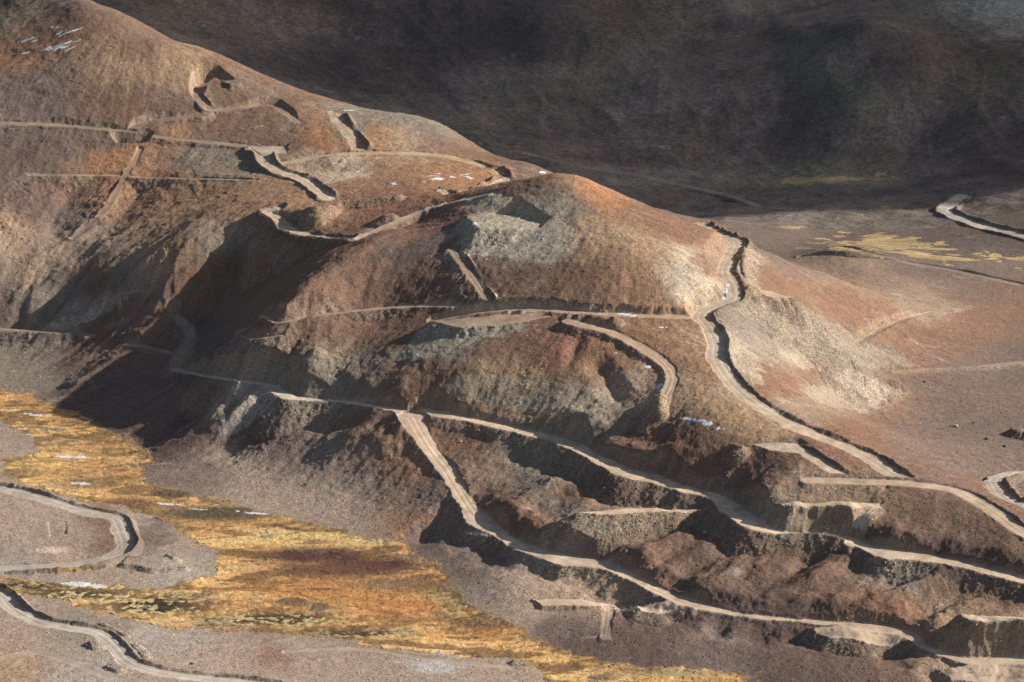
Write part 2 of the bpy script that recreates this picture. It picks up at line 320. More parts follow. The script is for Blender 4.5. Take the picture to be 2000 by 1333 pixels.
# summit bench and its dump
pad([(908, 420), (950, 416), (1000, 417), (1035, 428), (1062, 438), (1055, 446), (1000, 449), (935, 447)], dz=.3, cut=44, fill=36, rid=7, R=46, Rc=14, tilt=.1, mark=False)
road([(885, 488), (905, 515), (925, 545), (945, 575), (962, 600)], 2.6, cut=45, fill=30, berm=[(Wd, 1.8)], rid=7, smooth=20, bermc=1)
# mid bench under the summit
road([(512, 618), (545, 630), (600, 621), (680, 609), (760, 601), (850, 598), (945, 601)], 1.3, cut=42, rid=6)
road([(470, 658), (500, 662), (550, 655)], 1.0, cut=42, rid=6)
road([(845, 629), (905, 617), (1000, 607), (1060, 606), (1150, 613), (1250, 618), (1350, 622), (1388, 622)], 3.0, cut=58, rid=6, smooth=14, dz=-.6)
pad([(842, 630), (900, 621), (1000, 611), (1060, 611), (1078, 621), (980, 635), (900, 640)], dz=.8, cut=58, fill=35, R=40, rid=6, tilt=.6)
heap([(1110, 612), (1160, 616), (1200, 619)], 1.2, 1)
road([(1110, 628), (1180, 645), (1240, 672), (1290, 705), (1312, 740), (1290, 790)], 3.0, cut=60, fill=36, rid=6, smooth=12, dz=.9)
heap([(1292, 770), (1290, 795)], .6, .6)
# spine road with its right hand berm
pad([(1425, 560), (1470, 560), (1545, 583), (1500, 592), (1420, 600)], rid=3, fill=34, R=60)
road([(1370, 438), (1400, 456), (1442, 474), (1432, 500), (1418, 530), (1432, 560), (1432, 585), (1395, 600), (1372, 618), (1390, 645), (1402, 670), (1402, 700), (1425, 740), (1460, 775), (1500, 803), (1560, 836), (1640, 868), (1700, 895), (1745, 925), (1772, 940)],
     4.2, fill=34, berm=[(Wd, 1.7)], rid=3, smooth=9, R=34)
heap([(1462, 560), (1500, 580), (1545, 583)], 1.9, .4)
heap([(1455, 480), (1452, 520), (1462, 560)], 1.6, .4)
pad([(1470, 868), (1560, 862), (1600, 880), (1560, 886), (1500, 878)], rid=3)
road([(1550, 870), (1590, 895), (1640, 925), (1690, 942)], 3.0, berm=[(Wd, 1.5)], rid=3)
heap([(1435, 868), (1446, 870)], 1.2, .6)
# lower spine road
road([(2240, 1165), (2100, 1095), (2000, 1042), (1950, 1005), (1900, 974), (1860, 958), (1800, 948), (1740, 943), (1660, 940), (1580, 938)], 3.6, berm=[(E, 1.1)], rid=2, smooth=8, R=30)
# right plain
road([(2100, 920), (2000, 924), (1945, 934), (1950, 955), (1975, 980), (2020, 992)], 4.0, cut=42, fill=32, berm=[(Wd, 1.8)], rid=11, smooth=6)
road([(2150, 505), (2000, 462), (1940, 448), (1900, 436), (1848, 414), (1865, 398), (1880, 384)], 5.0, cut=35, fill=35, berm=[(Wd, 1.0), (E, 2)], rid=13, smooth=8, back=True)
road([(1560, 502), (1650, 504), (1750, 511), (1850, 526), (2000, 558), (2100, 585)], 1.6, cut=42, fill=32, berm=[(Wd, .9)], rid=14)
spur([(1560, 715), (1620, 735), (1720, 800)], 2.5, 9)
spur([(1660, 722), (1700, 745), (1750, 790)], 2.5, 7)
for tr in ([(1680, 668), (1740, 636), (1800, 615), (1900, 598)], [(1750, 728), (1840, 722), (1930, 714), (2060, 702)], [(1560, 484), (1680, 492), (1800, 520)], [(0, 1285), (60, 1275), (130, 1290), (220, 1325)], [(560, 1275), (700, 1268), (860, 1290), (1000, 1305)]): road(tr, 1.5, cut=30, fill=30, rid=0, Rc=3, maxfill=2, smooth=16)
# mid spur roads
road([(345, 722, .8), (380, 731, .5), (430, 739, .4), (480, 747, .8), (530, 757, 1.3), (565, 776, 1.1), (620, 781, .4), (680, 786, .35), (740, 796, .35), (800, 806, .6)], 2.6, fill=35, rid=5, smooth=10, R=32, bank=1.8)
pad([(475, 744), (545, 753), (572, 776), (548, 774), (510, 757)], rid=5, R=34)
pad([(770, 803), (835, 806), (825, 822), (785, 826)], rid=5, R=34, dz=.5)
R4 = [(830, 806, 1.3), (870, 812, .9), (920, 820, .8), (980, 834, .9), (1040, 848, .9), (1090, 860, 1.1), (1140, 882, .9), (1190, 908, 1.1), (1230, 926, 1.5), (1280, 937, 1.4), (1340, 957, .9), (1390, 968, 1.1), (1430, 995, 1.5), (1480, 1028, 1.3), (1530, 1041, .4), (1600, 1044, .4), (1650, 1052, .6), (1700, 1072, .9), (1740, 1083, 1.3), (1800, 1089, 1.3), (1870, 1101, 1.), (1930, 1116, .9), (2000, 1134, .9), (2080, 1155, 1), (2240, 1195, 1)]
q = catmull(R4); P4 = cast(q[:, 0], q[:, 1])
pad([(1510, 991), (1600, 988), (1690, 984), (1722, 984), (1715, 996), (1660, 1003), (1600, 1000)], rid=4, R=26, cut=55, dz=1)
road([(1668, 1060), (1676, 1035), (1692, 1010), (1704, 992)], 3.2, rid=4, cut=60, smooth=5)
pad([(1710, 1075), (1790, 1085), (1750, 1098), (1700, 1090)], rid=4, R=26)
pad([(1128, 1003), (1220, 993), (1330, 988), (1375, 992), (1290, 1000), (1200, 1005)], rid=4, R=34, dz=3.5, fill=34)
R5 = [(803, 816, 1.9), (822, 850, 1.2), (845, 885, 1.1), (870, 917, 1.2), (890, 950, .9), (915, 990, 1.1), (935, 1015, 1.6), (975, 1044, .9), (1010, 1064, .9), (1060, 1082, 1.2), (1110, 1094, 1.7), (1160, 1101, 1.4), (1200, 1112, 1.), (1250, 1136, .8), (1300, 1161, .9), (1340, 1177, 1.2), (1400, 1191, .6), (1460, 1203, .45), (1530, 1209, .4), (1600, 1216, .5), (1700, 1228, 1.2), (1770, 1240, .9), (1800, 1262, .6), (1850, 1280, .6), (1900, 1291, .9), (2000, 1292, 1), (2100, 1300, 1)]
q = catmull(R5); P5 = cast(q[:, 0], q[:, 1])
pad([(885, 1030), (940, 1012), (985, 1035), (960, 1045)], rid=1, R=28, dz=1)
pad([(1020, 1075), (1110, 1088), (1200, 1100), (1190, 1118), (1120, 1110), (1050, 1095)], rid=1, R=28)
pad([(1245, 1170), (1330, 1166), (1345, 1180), (1290, 1186), (1250, 1181)], rid=1, R=36, dz=2.5)
pad([(1040, 1170), (1140, 1172), (1240, 1172), (1200, 1184), (1060, 1182)], rid=1, R=22)
road([(1188, 1180), (1186, 1210), (1180, 1245)], 2.0, cut=45, fill=30, rid=0)
pad([(1590, 1222), (1680, 1215), (1790, 1226), (1800, 1245), (1700, 1250), (1620, 1238)], rid=1, R=36, dz=2.2)
pad([(1872, 1216), (1960, 1208), (2080, 1206), (2080, 1250), (1955, 1255)], rid=1, R=30, dz=4, fill=40)
pad([(1840, 1304), (1900, 1295), (2060, 1288), (2100, 1325), (1960, 1330), (1860, 1318)], rid=1, R=26, dz=.3)
road(R4,
     3.3, cut=52, fill=36, rid=4, smooth=8, R=34, bank=2.6, bank0=50, pc=P4)
road(R5,
     3.4, cut=52, fill=36, rid=1, smooth=9, R=34, bank=3.2, bank0=75, pc=P5)
# near bank, left
pad([(95, 1020), (128, 1018), (130, 1045), (98, 1050)], dz=-.4, rid=0, R=6, cut=40, mark=False)
road([(-80, 945), (0, 955), (60, 968), (120, 986), (180, 1003), (225, 1012), (240, 1040), (246, 1072), (200, 1095), (130, 1106), (60, 1110), (-80, 1116)], 4.0, cut=42, fill=33, berm=[(Wd, 1.6)], rid=15, smooth=7)
pad([(250, 1085), (330, 1088), (360, 1105), (300, 1110), (240, 1100)], dz=1.2, rid=0, mark=False)
heap([(328, 1083), (338, 1087)], 2.2, .5)
road([(-80, 1130), (0, 1160), (30, 1190), (80, 1216), (130, 1226), (190, 1237), (225, 1265), (250, 1292), (300, 1311), (370, 1323), (450, 1331), (560, 1345)], 3.8, cut=33, fill=33, berm=[(Wd, 1.5)], rid=16, smooth=7)
heap([(180, 1253), (186, 1262)], 2.0, 1); heap([(215, 1300), (232, 1306)], 1.6, 1.2)
heap([(262, 1257), (285, 1280)], 1.2, 1); heap([(200, 1218), (245, 1240)], 1.2, .8)
heap([(1005, 1290), (1035, 1293)], 1.5, 1)
heap([(1985, 838), (2010, 842)], 4, 2)

# fine relief; flatter on the beds
soft = 1-.88*roadm
rub = np.clip(fillm, 0, 1)
near_ = 1-BACKM
Z += near_*soft*(fbm(X, Y, 5, 3, 81)*.42*(.35+.65*np.clip(Z0/10, 0, 1)) + fbm(X, Y, 1.6, 2, 83)*(.05+.09*np.clip(Z0/8, 0, 1)+.10*rub)) + fbm(X, Y, 2.2, 2, 85)*.05
PX, PY = project(X, Y, Z)

# ------------------------------------------------------------ ground colours, patch by patch; sunlit right slope toned down in the colour
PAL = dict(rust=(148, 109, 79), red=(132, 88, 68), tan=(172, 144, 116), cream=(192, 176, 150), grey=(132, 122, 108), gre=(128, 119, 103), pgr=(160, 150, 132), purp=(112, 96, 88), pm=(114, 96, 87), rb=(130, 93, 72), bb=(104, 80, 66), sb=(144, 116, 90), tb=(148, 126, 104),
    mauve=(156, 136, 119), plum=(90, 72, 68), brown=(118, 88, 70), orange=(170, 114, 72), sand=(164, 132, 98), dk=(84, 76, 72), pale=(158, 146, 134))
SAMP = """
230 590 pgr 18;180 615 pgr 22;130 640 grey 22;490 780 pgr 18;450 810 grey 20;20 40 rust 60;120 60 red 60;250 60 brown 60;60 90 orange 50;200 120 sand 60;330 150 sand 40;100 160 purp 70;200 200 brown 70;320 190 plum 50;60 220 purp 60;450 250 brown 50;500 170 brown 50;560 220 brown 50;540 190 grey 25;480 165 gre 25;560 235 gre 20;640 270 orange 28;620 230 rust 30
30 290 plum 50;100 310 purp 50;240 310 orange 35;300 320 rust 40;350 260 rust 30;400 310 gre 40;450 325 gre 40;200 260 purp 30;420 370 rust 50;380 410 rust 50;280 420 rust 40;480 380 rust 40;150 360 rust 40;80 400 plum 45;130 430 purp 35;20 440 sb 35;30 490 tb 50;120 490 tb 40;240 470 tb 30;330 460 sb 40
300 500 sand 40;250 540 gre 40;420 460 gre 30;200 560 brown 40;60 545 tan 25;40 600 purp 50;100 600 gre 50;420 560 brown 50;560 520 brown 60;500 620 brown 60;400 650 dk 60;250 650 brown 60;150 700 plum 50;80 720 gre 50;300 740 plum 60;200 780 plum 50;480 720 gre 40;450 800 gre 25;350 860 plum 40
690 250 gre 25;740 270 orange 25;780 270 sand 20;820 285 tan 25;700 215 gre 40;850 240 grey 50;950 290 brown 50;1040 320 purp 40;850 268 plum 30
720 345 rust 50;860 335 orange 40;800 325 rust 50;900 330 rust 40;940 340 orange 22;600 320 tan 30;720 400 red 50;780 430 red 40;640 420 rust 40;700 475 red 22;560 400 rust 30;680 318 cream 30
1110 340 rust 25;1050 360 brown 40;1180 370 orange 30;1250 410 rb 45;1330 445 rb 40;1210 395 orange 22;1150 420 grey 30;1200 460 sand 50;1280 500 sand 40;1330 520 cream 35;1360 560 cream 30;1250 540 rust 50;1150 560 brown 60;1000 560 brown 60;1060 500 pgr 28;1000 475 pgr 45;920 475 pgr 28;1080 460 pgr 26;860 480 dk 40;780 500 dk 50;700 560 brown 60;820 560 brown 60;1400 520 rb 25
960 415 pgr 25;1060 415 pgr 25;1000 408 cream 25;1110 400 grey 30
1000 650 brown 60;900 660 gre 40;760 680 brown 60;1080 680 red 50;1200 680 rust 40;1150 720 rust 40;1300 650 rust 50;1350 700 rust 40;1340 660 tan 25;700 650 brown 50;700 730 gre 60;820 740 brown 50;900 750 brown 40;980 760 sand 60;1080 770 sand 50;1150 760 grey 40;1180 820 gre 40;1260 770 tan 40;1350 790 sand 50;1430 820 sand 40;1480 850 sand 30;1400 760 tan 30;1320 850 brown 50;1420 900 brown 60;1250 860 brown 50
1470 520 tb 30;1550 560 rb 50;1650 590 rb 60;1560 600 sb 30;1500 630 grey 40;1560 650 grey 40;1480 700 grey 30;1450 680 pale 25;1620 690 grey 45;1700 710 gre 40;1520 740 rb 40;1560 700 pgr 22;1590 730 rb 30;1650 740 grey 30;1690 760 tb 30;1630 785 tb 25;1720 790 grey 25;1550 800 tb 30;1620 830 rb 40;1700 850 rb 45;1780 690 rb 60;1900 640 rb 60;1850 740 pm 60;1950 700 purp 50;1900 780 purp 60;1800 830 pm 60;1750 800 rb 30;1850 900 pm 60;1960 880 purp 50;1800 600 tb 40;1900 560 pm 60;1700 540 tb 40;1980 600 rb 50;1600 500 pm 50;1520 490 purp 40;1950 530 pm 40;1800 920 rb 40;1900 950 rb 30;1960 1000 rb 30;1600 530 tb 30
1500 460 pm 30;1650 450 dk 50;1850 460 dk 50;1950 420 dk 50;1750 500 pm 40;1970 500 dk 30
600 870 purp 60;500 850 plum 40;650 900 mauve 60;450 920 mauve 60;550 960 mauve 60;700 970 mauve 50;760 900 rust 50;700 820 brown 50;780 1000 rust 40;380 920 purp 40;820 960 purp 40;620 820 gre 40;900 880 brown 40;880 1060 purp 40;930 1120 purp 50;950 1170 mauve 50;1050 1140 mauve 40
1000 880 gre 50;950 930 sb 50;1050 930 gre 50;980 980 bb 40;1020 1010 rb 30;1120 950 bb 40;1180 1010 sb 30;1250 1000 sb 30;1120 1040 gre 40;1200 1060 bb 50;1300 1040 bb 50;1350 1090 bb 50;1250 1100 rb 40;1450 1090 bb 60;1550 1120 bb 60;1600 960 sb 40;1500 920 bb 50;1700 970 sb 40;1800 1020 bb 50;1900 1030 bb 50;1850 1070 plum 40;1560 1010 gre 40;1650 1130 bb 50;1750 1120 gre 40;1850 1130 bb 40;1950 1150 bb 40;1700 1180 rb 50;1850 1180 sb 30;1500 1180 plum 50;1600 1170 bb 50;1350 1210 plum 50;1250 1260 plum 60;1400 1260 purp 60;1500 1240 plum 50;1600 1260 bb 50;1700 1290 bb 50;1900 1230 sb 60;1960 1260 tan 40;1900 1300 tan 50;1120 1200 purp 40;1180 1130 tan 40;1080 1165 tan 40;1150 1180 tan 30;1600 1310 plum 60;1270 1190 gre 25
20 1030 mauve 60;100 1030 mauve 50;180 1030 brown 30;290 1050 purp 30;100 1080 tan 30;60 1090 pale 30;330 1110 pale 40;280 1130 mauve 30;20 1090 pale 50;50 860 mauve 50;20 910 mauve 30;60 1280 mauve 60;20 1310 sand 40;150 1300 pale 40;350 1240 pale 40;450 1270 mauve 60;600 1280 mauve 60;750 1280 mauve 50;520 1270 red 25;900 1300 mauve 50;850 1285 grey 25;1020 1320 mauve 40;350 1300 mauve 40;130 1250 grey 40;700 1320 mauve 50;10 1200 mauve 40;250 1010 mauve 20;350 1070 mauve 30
"""
def lin(c, sat=.78):
    c = np.array(c, float)/255; c = c.mean(-1, keepdims=True)*(1-sat)+c*sat; return np.where(c < .04045, c/12.92, ((c+.055)/1.055)**2.4)
smp = []
for ln in SAMP.strip().split('\n'):
    for t in ln.split(';'):
        a, b, c, r = t.split(); smp.append((float(a), float(b), PAL[c], float(r)))
wx = fbm(X, Y, 26, 4, 91); wy = fbm(X, Y, 26, 4, 95); wz = fbm(X, Y, 6, 3, 97)
qx = PX + wx*50 + wz*16 + ST1*11 + ST2*7; qy = PY + wy*24 + wz*7 + ST1*8 + ST2*5
sub = near_ > .02
N = len(X); colr = np.zeros((N, 3), np.float32); wsum = np.full(N, 1e-9, np.float32)
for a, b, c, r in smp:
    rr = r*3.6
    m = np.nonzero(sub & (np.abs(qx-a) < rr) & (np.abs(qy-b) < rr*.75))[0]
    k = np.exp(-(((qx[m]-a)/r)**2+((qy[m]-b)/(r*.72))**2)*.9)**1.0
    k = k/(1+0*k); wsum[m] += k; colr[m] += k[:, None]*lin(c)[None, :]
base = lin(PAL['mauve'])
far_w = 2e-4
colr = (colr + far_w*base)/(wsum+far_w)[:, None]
# mountain behind: grey-brown, plum and olive scree, plus tonal patches painted in for relief shading
bn1 = fbm(X, Y, 190, 5, 101)[:, None]; bn2 = fbm(X, Y, 75, 5, 103)[:, None]; bn3 = fbm(X/2.5, Y, 16, 4, 105)[:, None]
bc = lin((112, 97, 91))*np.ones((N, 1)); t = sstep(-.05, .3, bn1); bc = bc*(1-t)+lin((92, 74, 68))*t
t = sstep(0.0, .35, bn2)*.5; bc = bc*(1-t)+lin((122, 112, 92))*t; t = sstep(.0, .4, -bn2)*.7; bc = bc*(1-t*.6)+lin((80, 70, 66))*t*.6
bc *= (1+.40*bn3+.16*ST1[:, None]+.16*ST2[:, None])
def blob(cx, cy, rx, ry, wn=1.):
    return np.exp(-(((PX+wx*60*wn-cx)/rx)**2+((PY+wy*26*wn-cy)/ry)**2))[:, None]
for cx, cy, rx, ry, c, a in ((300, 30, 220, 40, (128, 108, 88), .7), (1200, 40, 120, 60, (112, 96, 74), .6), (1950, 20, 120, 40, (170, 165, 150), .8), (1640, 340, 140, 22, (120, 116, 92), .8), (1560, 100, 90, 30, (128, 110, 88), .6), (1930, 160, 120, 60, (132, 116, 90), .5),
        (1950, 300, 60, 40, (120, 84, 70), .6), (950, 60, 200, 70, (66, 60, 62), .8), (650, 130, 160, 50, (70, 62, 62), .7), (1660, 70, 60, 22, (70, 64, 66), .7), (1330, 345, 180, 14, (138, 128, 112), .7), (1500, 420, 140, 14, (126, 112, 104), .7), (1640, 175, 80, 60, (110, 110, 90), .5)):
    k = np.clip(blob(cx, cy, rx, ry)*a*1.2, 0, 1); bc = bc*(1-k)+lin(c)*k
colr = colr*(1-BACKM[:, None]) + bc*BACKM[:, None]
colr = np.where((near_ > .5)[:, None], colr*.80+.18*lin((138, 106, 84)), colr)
# roads, fills, cuts
def mixc(m, c): 
    global colr
    m = np.clip(m, 0, 1)[:, None]; colr = colr*(1-m)+lin(c)*m
patch = fbm(X, Y, 12, 4, 111)
rub_keep = sstep(-.5, .3, patch)
mixc(fillm*.5*(1-.4*rub_keep)*near_, (138, 122, 104))
mixc(cutm*.45, (156, 132, 106)); mixc(cutm*np.exp(-(((PX-980)/170)**2+((PY-608)/22)**2))*.8, (196, 172, 138)); mixc(cutm*np.exp(-(((PX-1010)/110)**2+((PY-412)/24)**2))*.7, (186, 166, 134)); mixc(fillm*np.exp(-(((PX-1000)/130)**2+((PY-480)/50)**4))*.9, (152, 144, 126)); mixc(fillm*np.exp(-(((PX-860)/130)**2+((PY-660)/45)**2))*.8, (152, 142, 126))
mixc(bermm*.5, (120, 104, 90))
roadtone = {1: (176, 152, 126), 2: (168, 144, 118), 3: (166, 148, 126), 4: (182, 158, 130), 5: (176, 160, 140), 6: (160, 136, 110), 7: (134, 112, 92), 8: (160, 142, 120), 9: (142, 118, 98), 10: (160, 136, 106), 11: (156, 146, 132), 12: (138, 120, 100), 13: (160, 152, 140), 14: (112, 100, 94), 15: (154, 142, 128), 16: (160, 148, 134), 17: (124, 114, 102), 0: (150, 130, 110)}
hard = roadm*(.78+.35*fbm(X, Y, 5, 3, 121))
for k, c in roadtone.items():
    c = tuple(min(235, v*1.09+4) for v in c)
    kk = (roadid == k) if k else ((roadid == 0) & (roadm > 0)); mixc(np.where(kk, hard*(.45 if k == 0 else .5 if k == 9 else .7 if k in (6, 12, 7) else .95), 0), c)
rut = np.exp(-((roadd-1.1)/.45)**2)*(roadm > .5); colr *= (1+.12*rut)[:, None]; colr *= (1+.22*roadm*fbm(X, Y, 9, 4, 123))[:, None]
def inpoly(poly, x, y):
    ins = np.zeros(len(x), bool); n_ = len(poly)
    for i in range(n_):
        x1, y1 = poly[i]; x2, y2 = poly[(i+1) % n_]
        if y1 == y2: continue
        ins ^= ((y1 > y) != (y2 > y)) & (x < (x2-x1)*(y-y1)/(y2-y1)+x1)
    return ins
# debris fans: paler broken rock tipped down the slopes
fx = PX + wz*16 + wx*10 + fbm(X, Y, 2.2, 2, 137)*9; fy = PY + wz*7 + fbm(X, Y, 2.4, 2, 138)*6
for poly, c, a_ in (([(1570, 752), (1645, 758), (1730, 798), (1685, 810), (1600, 784)], (156, 140, 120), .7), ([(1650, 720), (1692, 733), (1745, 768), (1722, 792), (1680, 766), (1635, 742)], (162, 146, 126), .7), ([(1508, 684), (1560, 695), (1602, 716), (1580, 726)], (164, 148, 128), .6),
        ([(1420, 602), (1545, 586), (1640, 640), (1785, 716), (1700, 722), (1600, 690), (1480, 625)], (150, 134, 114), .6), ([(1412, 640), (1440, 650), (1500, 720), (1482, 762), (1430, 705)], (162, 146, 124), .65), ([(1452, 480), (1480, 500), (1475, 560), (1545, 586), (1470, 575), (1440, 520)], (168, 146, 120), .6),
        ([(860, 748), (900, 730), (1000, 735), (1200, 762), (1190, 800), (1100, 815), (1000, 802), (880, 775)], (156, 140, 116), .7), ([(745, 696), (838, 632), (1060, 634), (960, 660), (890, 692), (800, 704)], (148, 140, 124), .7),
        ([(900, 425), (1000, 440), (1110, 425), (1135, 480), (1110, 515), (1000, 505), (890, 500)], (158, 148, 128), .75), ([(905, 398), (1000, 390), (1120, 392), (1110, 425), (1000, 436), (910, 425)], (148, 134, 112), .6),
        ([(278, 562), (240, 600), (130, 645), (85, 645), (190, 595)], (160, 152, 138), .7), ([(505, 760), (560, 760), (470, 838), (400, 860)], (146, 142, 132), .65), ([(840, 760), (1290, 800), (1230, 840), (1150, 830)], (140, 130, 108), .3), ([(1130, 1006), (1330, 990), (1250, 1040), (1100, 1062)], (150, 132, 108), .5)):
    mixc((inpoly(poly, fx, fy) & (near_ > .5) & (roadm < .5))*a_*(1-.35*sstep(0, .4, wz)), c)
# ------------------------------------------------------------ wetland
def inpoly(poly, x, y):
    ins = np.zeros(len(x), bool); n_ = len(poly)
    for i in range(n_):
        x1, y1 = poly[i]; x2, y2 = poly[(i+1) % n_]
        if y1 == y2: continue
        ins ^= ((y1 > y) != (y2 > y)) & (x < (x2-x1)*(y-y1)/(y2-y1)+x1)
    return ins
ex = PX + wz*14 + fbm(X, Y, 2.2, 2, 131)*6 + wx*6; ey = PY + fbm(X, Y, 5, 3, 133)*7
WET = [(-200, 740), (0, 762), (60, 772), (130, 800), (200, 830), (245, 860), (300, 892), (272, 925), (300, 948), (400, 970), (480, 990), (560, 1012), (640, 1030), (720, 1052), (800, 1062), (800, 1078), (860, 1100), (868, 1140), (930, 1190), (1000, 1225), (1100, 1268), (1200, 1296), (1450, 1315), (1470, 1400), (1050, 1400), (1060, 1310), (1030, 1290), (900, 1283), (800, 1272), (640, 1246), (500, 1232), (330, 1228), (260, 1215), (190, 1190), (60, 1160), (-100, 1145), (-100, 1122), (0, 1128), (120, 1140), (300, 1150), (420, 1125), (432, 1085), (380, 1052), (330, 1022), (250, 992), (190, 982), (110, 962), (40, 942), (0, 925), (10, 895), (80, 885), (60, 850), (0, 822), (-200, 800)]
wet = inpoly(WET, ex, ey) & (near_ > .5)
STRIP = [(85, 1108), (130, 1103), (200, 1106), (210, 1113), (120, 1116), (90, 1113)]
wet |= inpoly(STRIP, ex, ey) & (roadm < .5)
far_wet = inpoly([(1610, 470), (1650, 460), (1740, 463), (1790, 470), (1860, 480), (1910, 492), (1990, 498), (2100, 520), (1995, 517), (1900, 510), (1840, 508), (1760, 500), (1690, 494), (1630, 480)], PX+wz*60+wx*20, PY+fbm(X, Y, 12, 3, 135)*18) & (roadm < .5) & (fbm(X*.5, Y, 9, 4, 136) > -.12)
far_wet |= inpoly([(1500, 352), (1580, 345), (1735, 343), (1735, 348), (1630, 358), (1520, 360)], PX+wz*50, PY+fbm(X, Y, 12, 3, 135)*9)
far_wet |= inpoly([(1500, 444), (1540, 441), (1590, 442), (1540, 448)], PX+wz*20, PY)
w_a = fbm(X*.45, Y, 22, 5, 141); w_b = fbm(X*.4, Y, 6, 4, 143); w_c = fbm(X, Y, 2.0, 3, 145)
wc = lin((206, 154, 88), .85)*np.ones((N, 1))
def wmix(m, c):
    global wc
    m = np.clip(m, 0, 1)[:, None]; wc = wc*(1-m)+lin(c, .76)*m
wmix(sstep(-.15, .25, w_a)*.85, (176, 124, 68)); wmix(sstep(.0, .28, -w_b-.3*w_a)*.85, (118, 88, 54)); wmix(sstep(.05, .35, w_b)*.7, (204, 164, 102))
def bl(cx, cy, rx, ry): return np.exp(-(((PX-cx)/rx)**2+((PY-cy)/ry)**2))
speck = sstep(-.05, .25, w_c+w_b*.7)
def darkpatch(cx, cy, rx, ry, c, a=1.): wmix(np.clip(bl(cx, cy, rx, ry)*1.6+w_a*.35+w_b*.5-.25, 0, 1)*a, c)
for cx, cy, rx, ry in ((850, 1190, 220, 24), (1050, 1235, 120, 16), (640, 1155, 150, 20)): wmix(bl(cx, cy, rx, ry)*1.1*(1-.5*sstep(0, .4, w_b)), (188, 122, 58))
for cx, cy, rx, ry, c in ((620, 1085, 150, 17, (84, 52, 46)), (720, 1105, 130, 16, (92, 56, 48)), (640, 1115, 110, 12, (110, 66, 48)), (420, 1003, 130, 14, (92, 80, 60)), (250, 985, 90, 14, (120, 84, 54)), (300, 1185, 110, 22, (50, 44, 34)), (150, 1160, 110, 14, (74, 66, 46)), (60, 1145, 60, 8, (60, 54, 40)),
        (540, 1210, 130, 14, (84, 66, 42)), (180, 945, 90, 12, (140, 104, 64)), (930, 1170, 70, 22, (120, 92, 58)), (800, 1140, 110, 12, (136, 100, 60)), (700, 1238, 110, 8, (80, 66, 46)), (960, 1215, 90, 16, (124, 90, 56)), (340, 965, 60, 8, (84, 66, 50))): darkpatch(cx, cy, rx, ry, c)
for cx, cy, rx, ry in ((300, 1185, 130, 26), (150, 1165, 140, 18), (540, 1212, 150, 16), (930, 1180, 90, 26), (60, 1148, 80, 10), (700, 1240, 120, 9)):
    wmix(np.clip(bl(cx, cy, rx, ry)*1.3, 0, 1)*speck*.9, (180, 156, 100))
wmix(bl(600, 1050, 200, 18)*.7*(.6+w_b), (206, 178, 108)); wmix(bl(100, 900, 140, 50)*.35, (196, 158, 88))
wmix(bl(1320, 1315, 90, 8)*.7, (140, 136, 96))
chn = np.abs(fbm(X*.55, Y, 30, 4, 147)); wmix((1-sstep(.012, .045, chn))*.45, (74, 60, 44)); chn2 = np.abs(fbm(X*.5, Y, 13, 3, 149)); wmix((1-sstep(.01, .05, chn2))*.5, (98, 76, 50))
gfar = lin((168, 142, 96), .8)
ex2 = ex+w_b*60+w_c*40; ey2 = ey+w_a*14+w_c*16
halo = inpoly(WET, ex2, ey2) & ~wet & (near_ > .5) & (roadm < .5)
mixc(halo*.55, (150, 124, 84)); inner = wet & ~inpoly(WET, ex+w_b*50, ey+w_a*18+w_c*10); wmix(inner*.6, (120, 98, 66))
wetf = wet.astype(np.float32)
colr = np.where(wet[:, None], wc*(1+.35*w_c[:, None]), colr); colr = np.where(far_wet[:, None], gfar*(1+.5*w_b[:, None]), colr)
edge_g = np.clip(fbm(X, Y, 1.8, 3, 151)*2.5-.1, 0, 1)
Z += wetf*(np.abs(w_c)*.35 + sstep(.0, .3, w_b)*.15)
# ice on the pools, snow patches
ICE = ((150, 893, 50, 4), (130, 943, 55, 4), (80, 812, 26, 3), (330, 985, 40, 3), (440, 998, 60, 3), (175, 1143, 62, 6), (120, 1133, 30, 3), (300, 1218, 30, 2.5), (70, 850, 20, 2.5), (500, 1003, 30, 2))
ice = np.zeros(N, bool)
for cx, cy, rx, ry in ICE: ice |= (((PX-cx-(PY-cy)*2)/rx)**2+((PY-cy-(PX-cx)*.05)/ry)**2 + w_b*1.8 + w_c*.8 < .25)
ice &= near_ > .5
salt = np.clip(bl(860, 1298, 70, 22)*1.5+w_b*1.2-.6, 0, 1)*.6
mixc(salt, (176, 176, 176))
mixc(np.clip(bl(105, 1074, 36, 8)*1.8+w_b*.8-.5, 0, 1)*.8, (206, 180, 160))
SNOW = ((1262, 716, 10, 3), (1272, 728, 8, 2), (1285, 752, 9, 4), (1286, 762, 5, 6), (1308, 787, 9, 5), (1335, 818, 12, 2), (1360, 822, 14, 2.5), (1383, 827, 10, 4), (1410, 838, 15, 3), (1222, 613, 12, 3), (1240, 617, 8, 2), (1418, 568, 3, 9), (1414, 584, 5, 5), (1422, 556, 3, 4), (948, 507, 4, 3), (968, 578, 4, 4), (972, 587, 5, 1.5), (928, 440, 5, 8), (1160, 600, 7, 1.5), (1140, 396, 5, 2), (1258, 446, 5, 1.5), (1060, 337, 8, 2), (912, 391, 12, 2.5), (1512, 853, 8, 1.5), (770, 360, 5, 4), (900, 345, 18, 2), (860, 350, 14, 2), (1290, 640, 12, 2), (1205, 690, 8, 2), (1240, 700, 9, 2), (640, 1150, 1, 1))
snow = np.zeros(N, bool)
for cx, cy, rx, ry in SNOW: snow |= (((PX-cx)/rx)**2+((PY-cy)/ry)**2 + wz*2.2 + w_c*1.5 < .45)
strk = fbm((X*.97+Y*.25)*.2, -X*.25+Y*.97, 2.4, 3, 161)
snow |= (bl(70, 60, 130, 45) > .35) & (strk > .48) & (Y < 1980)
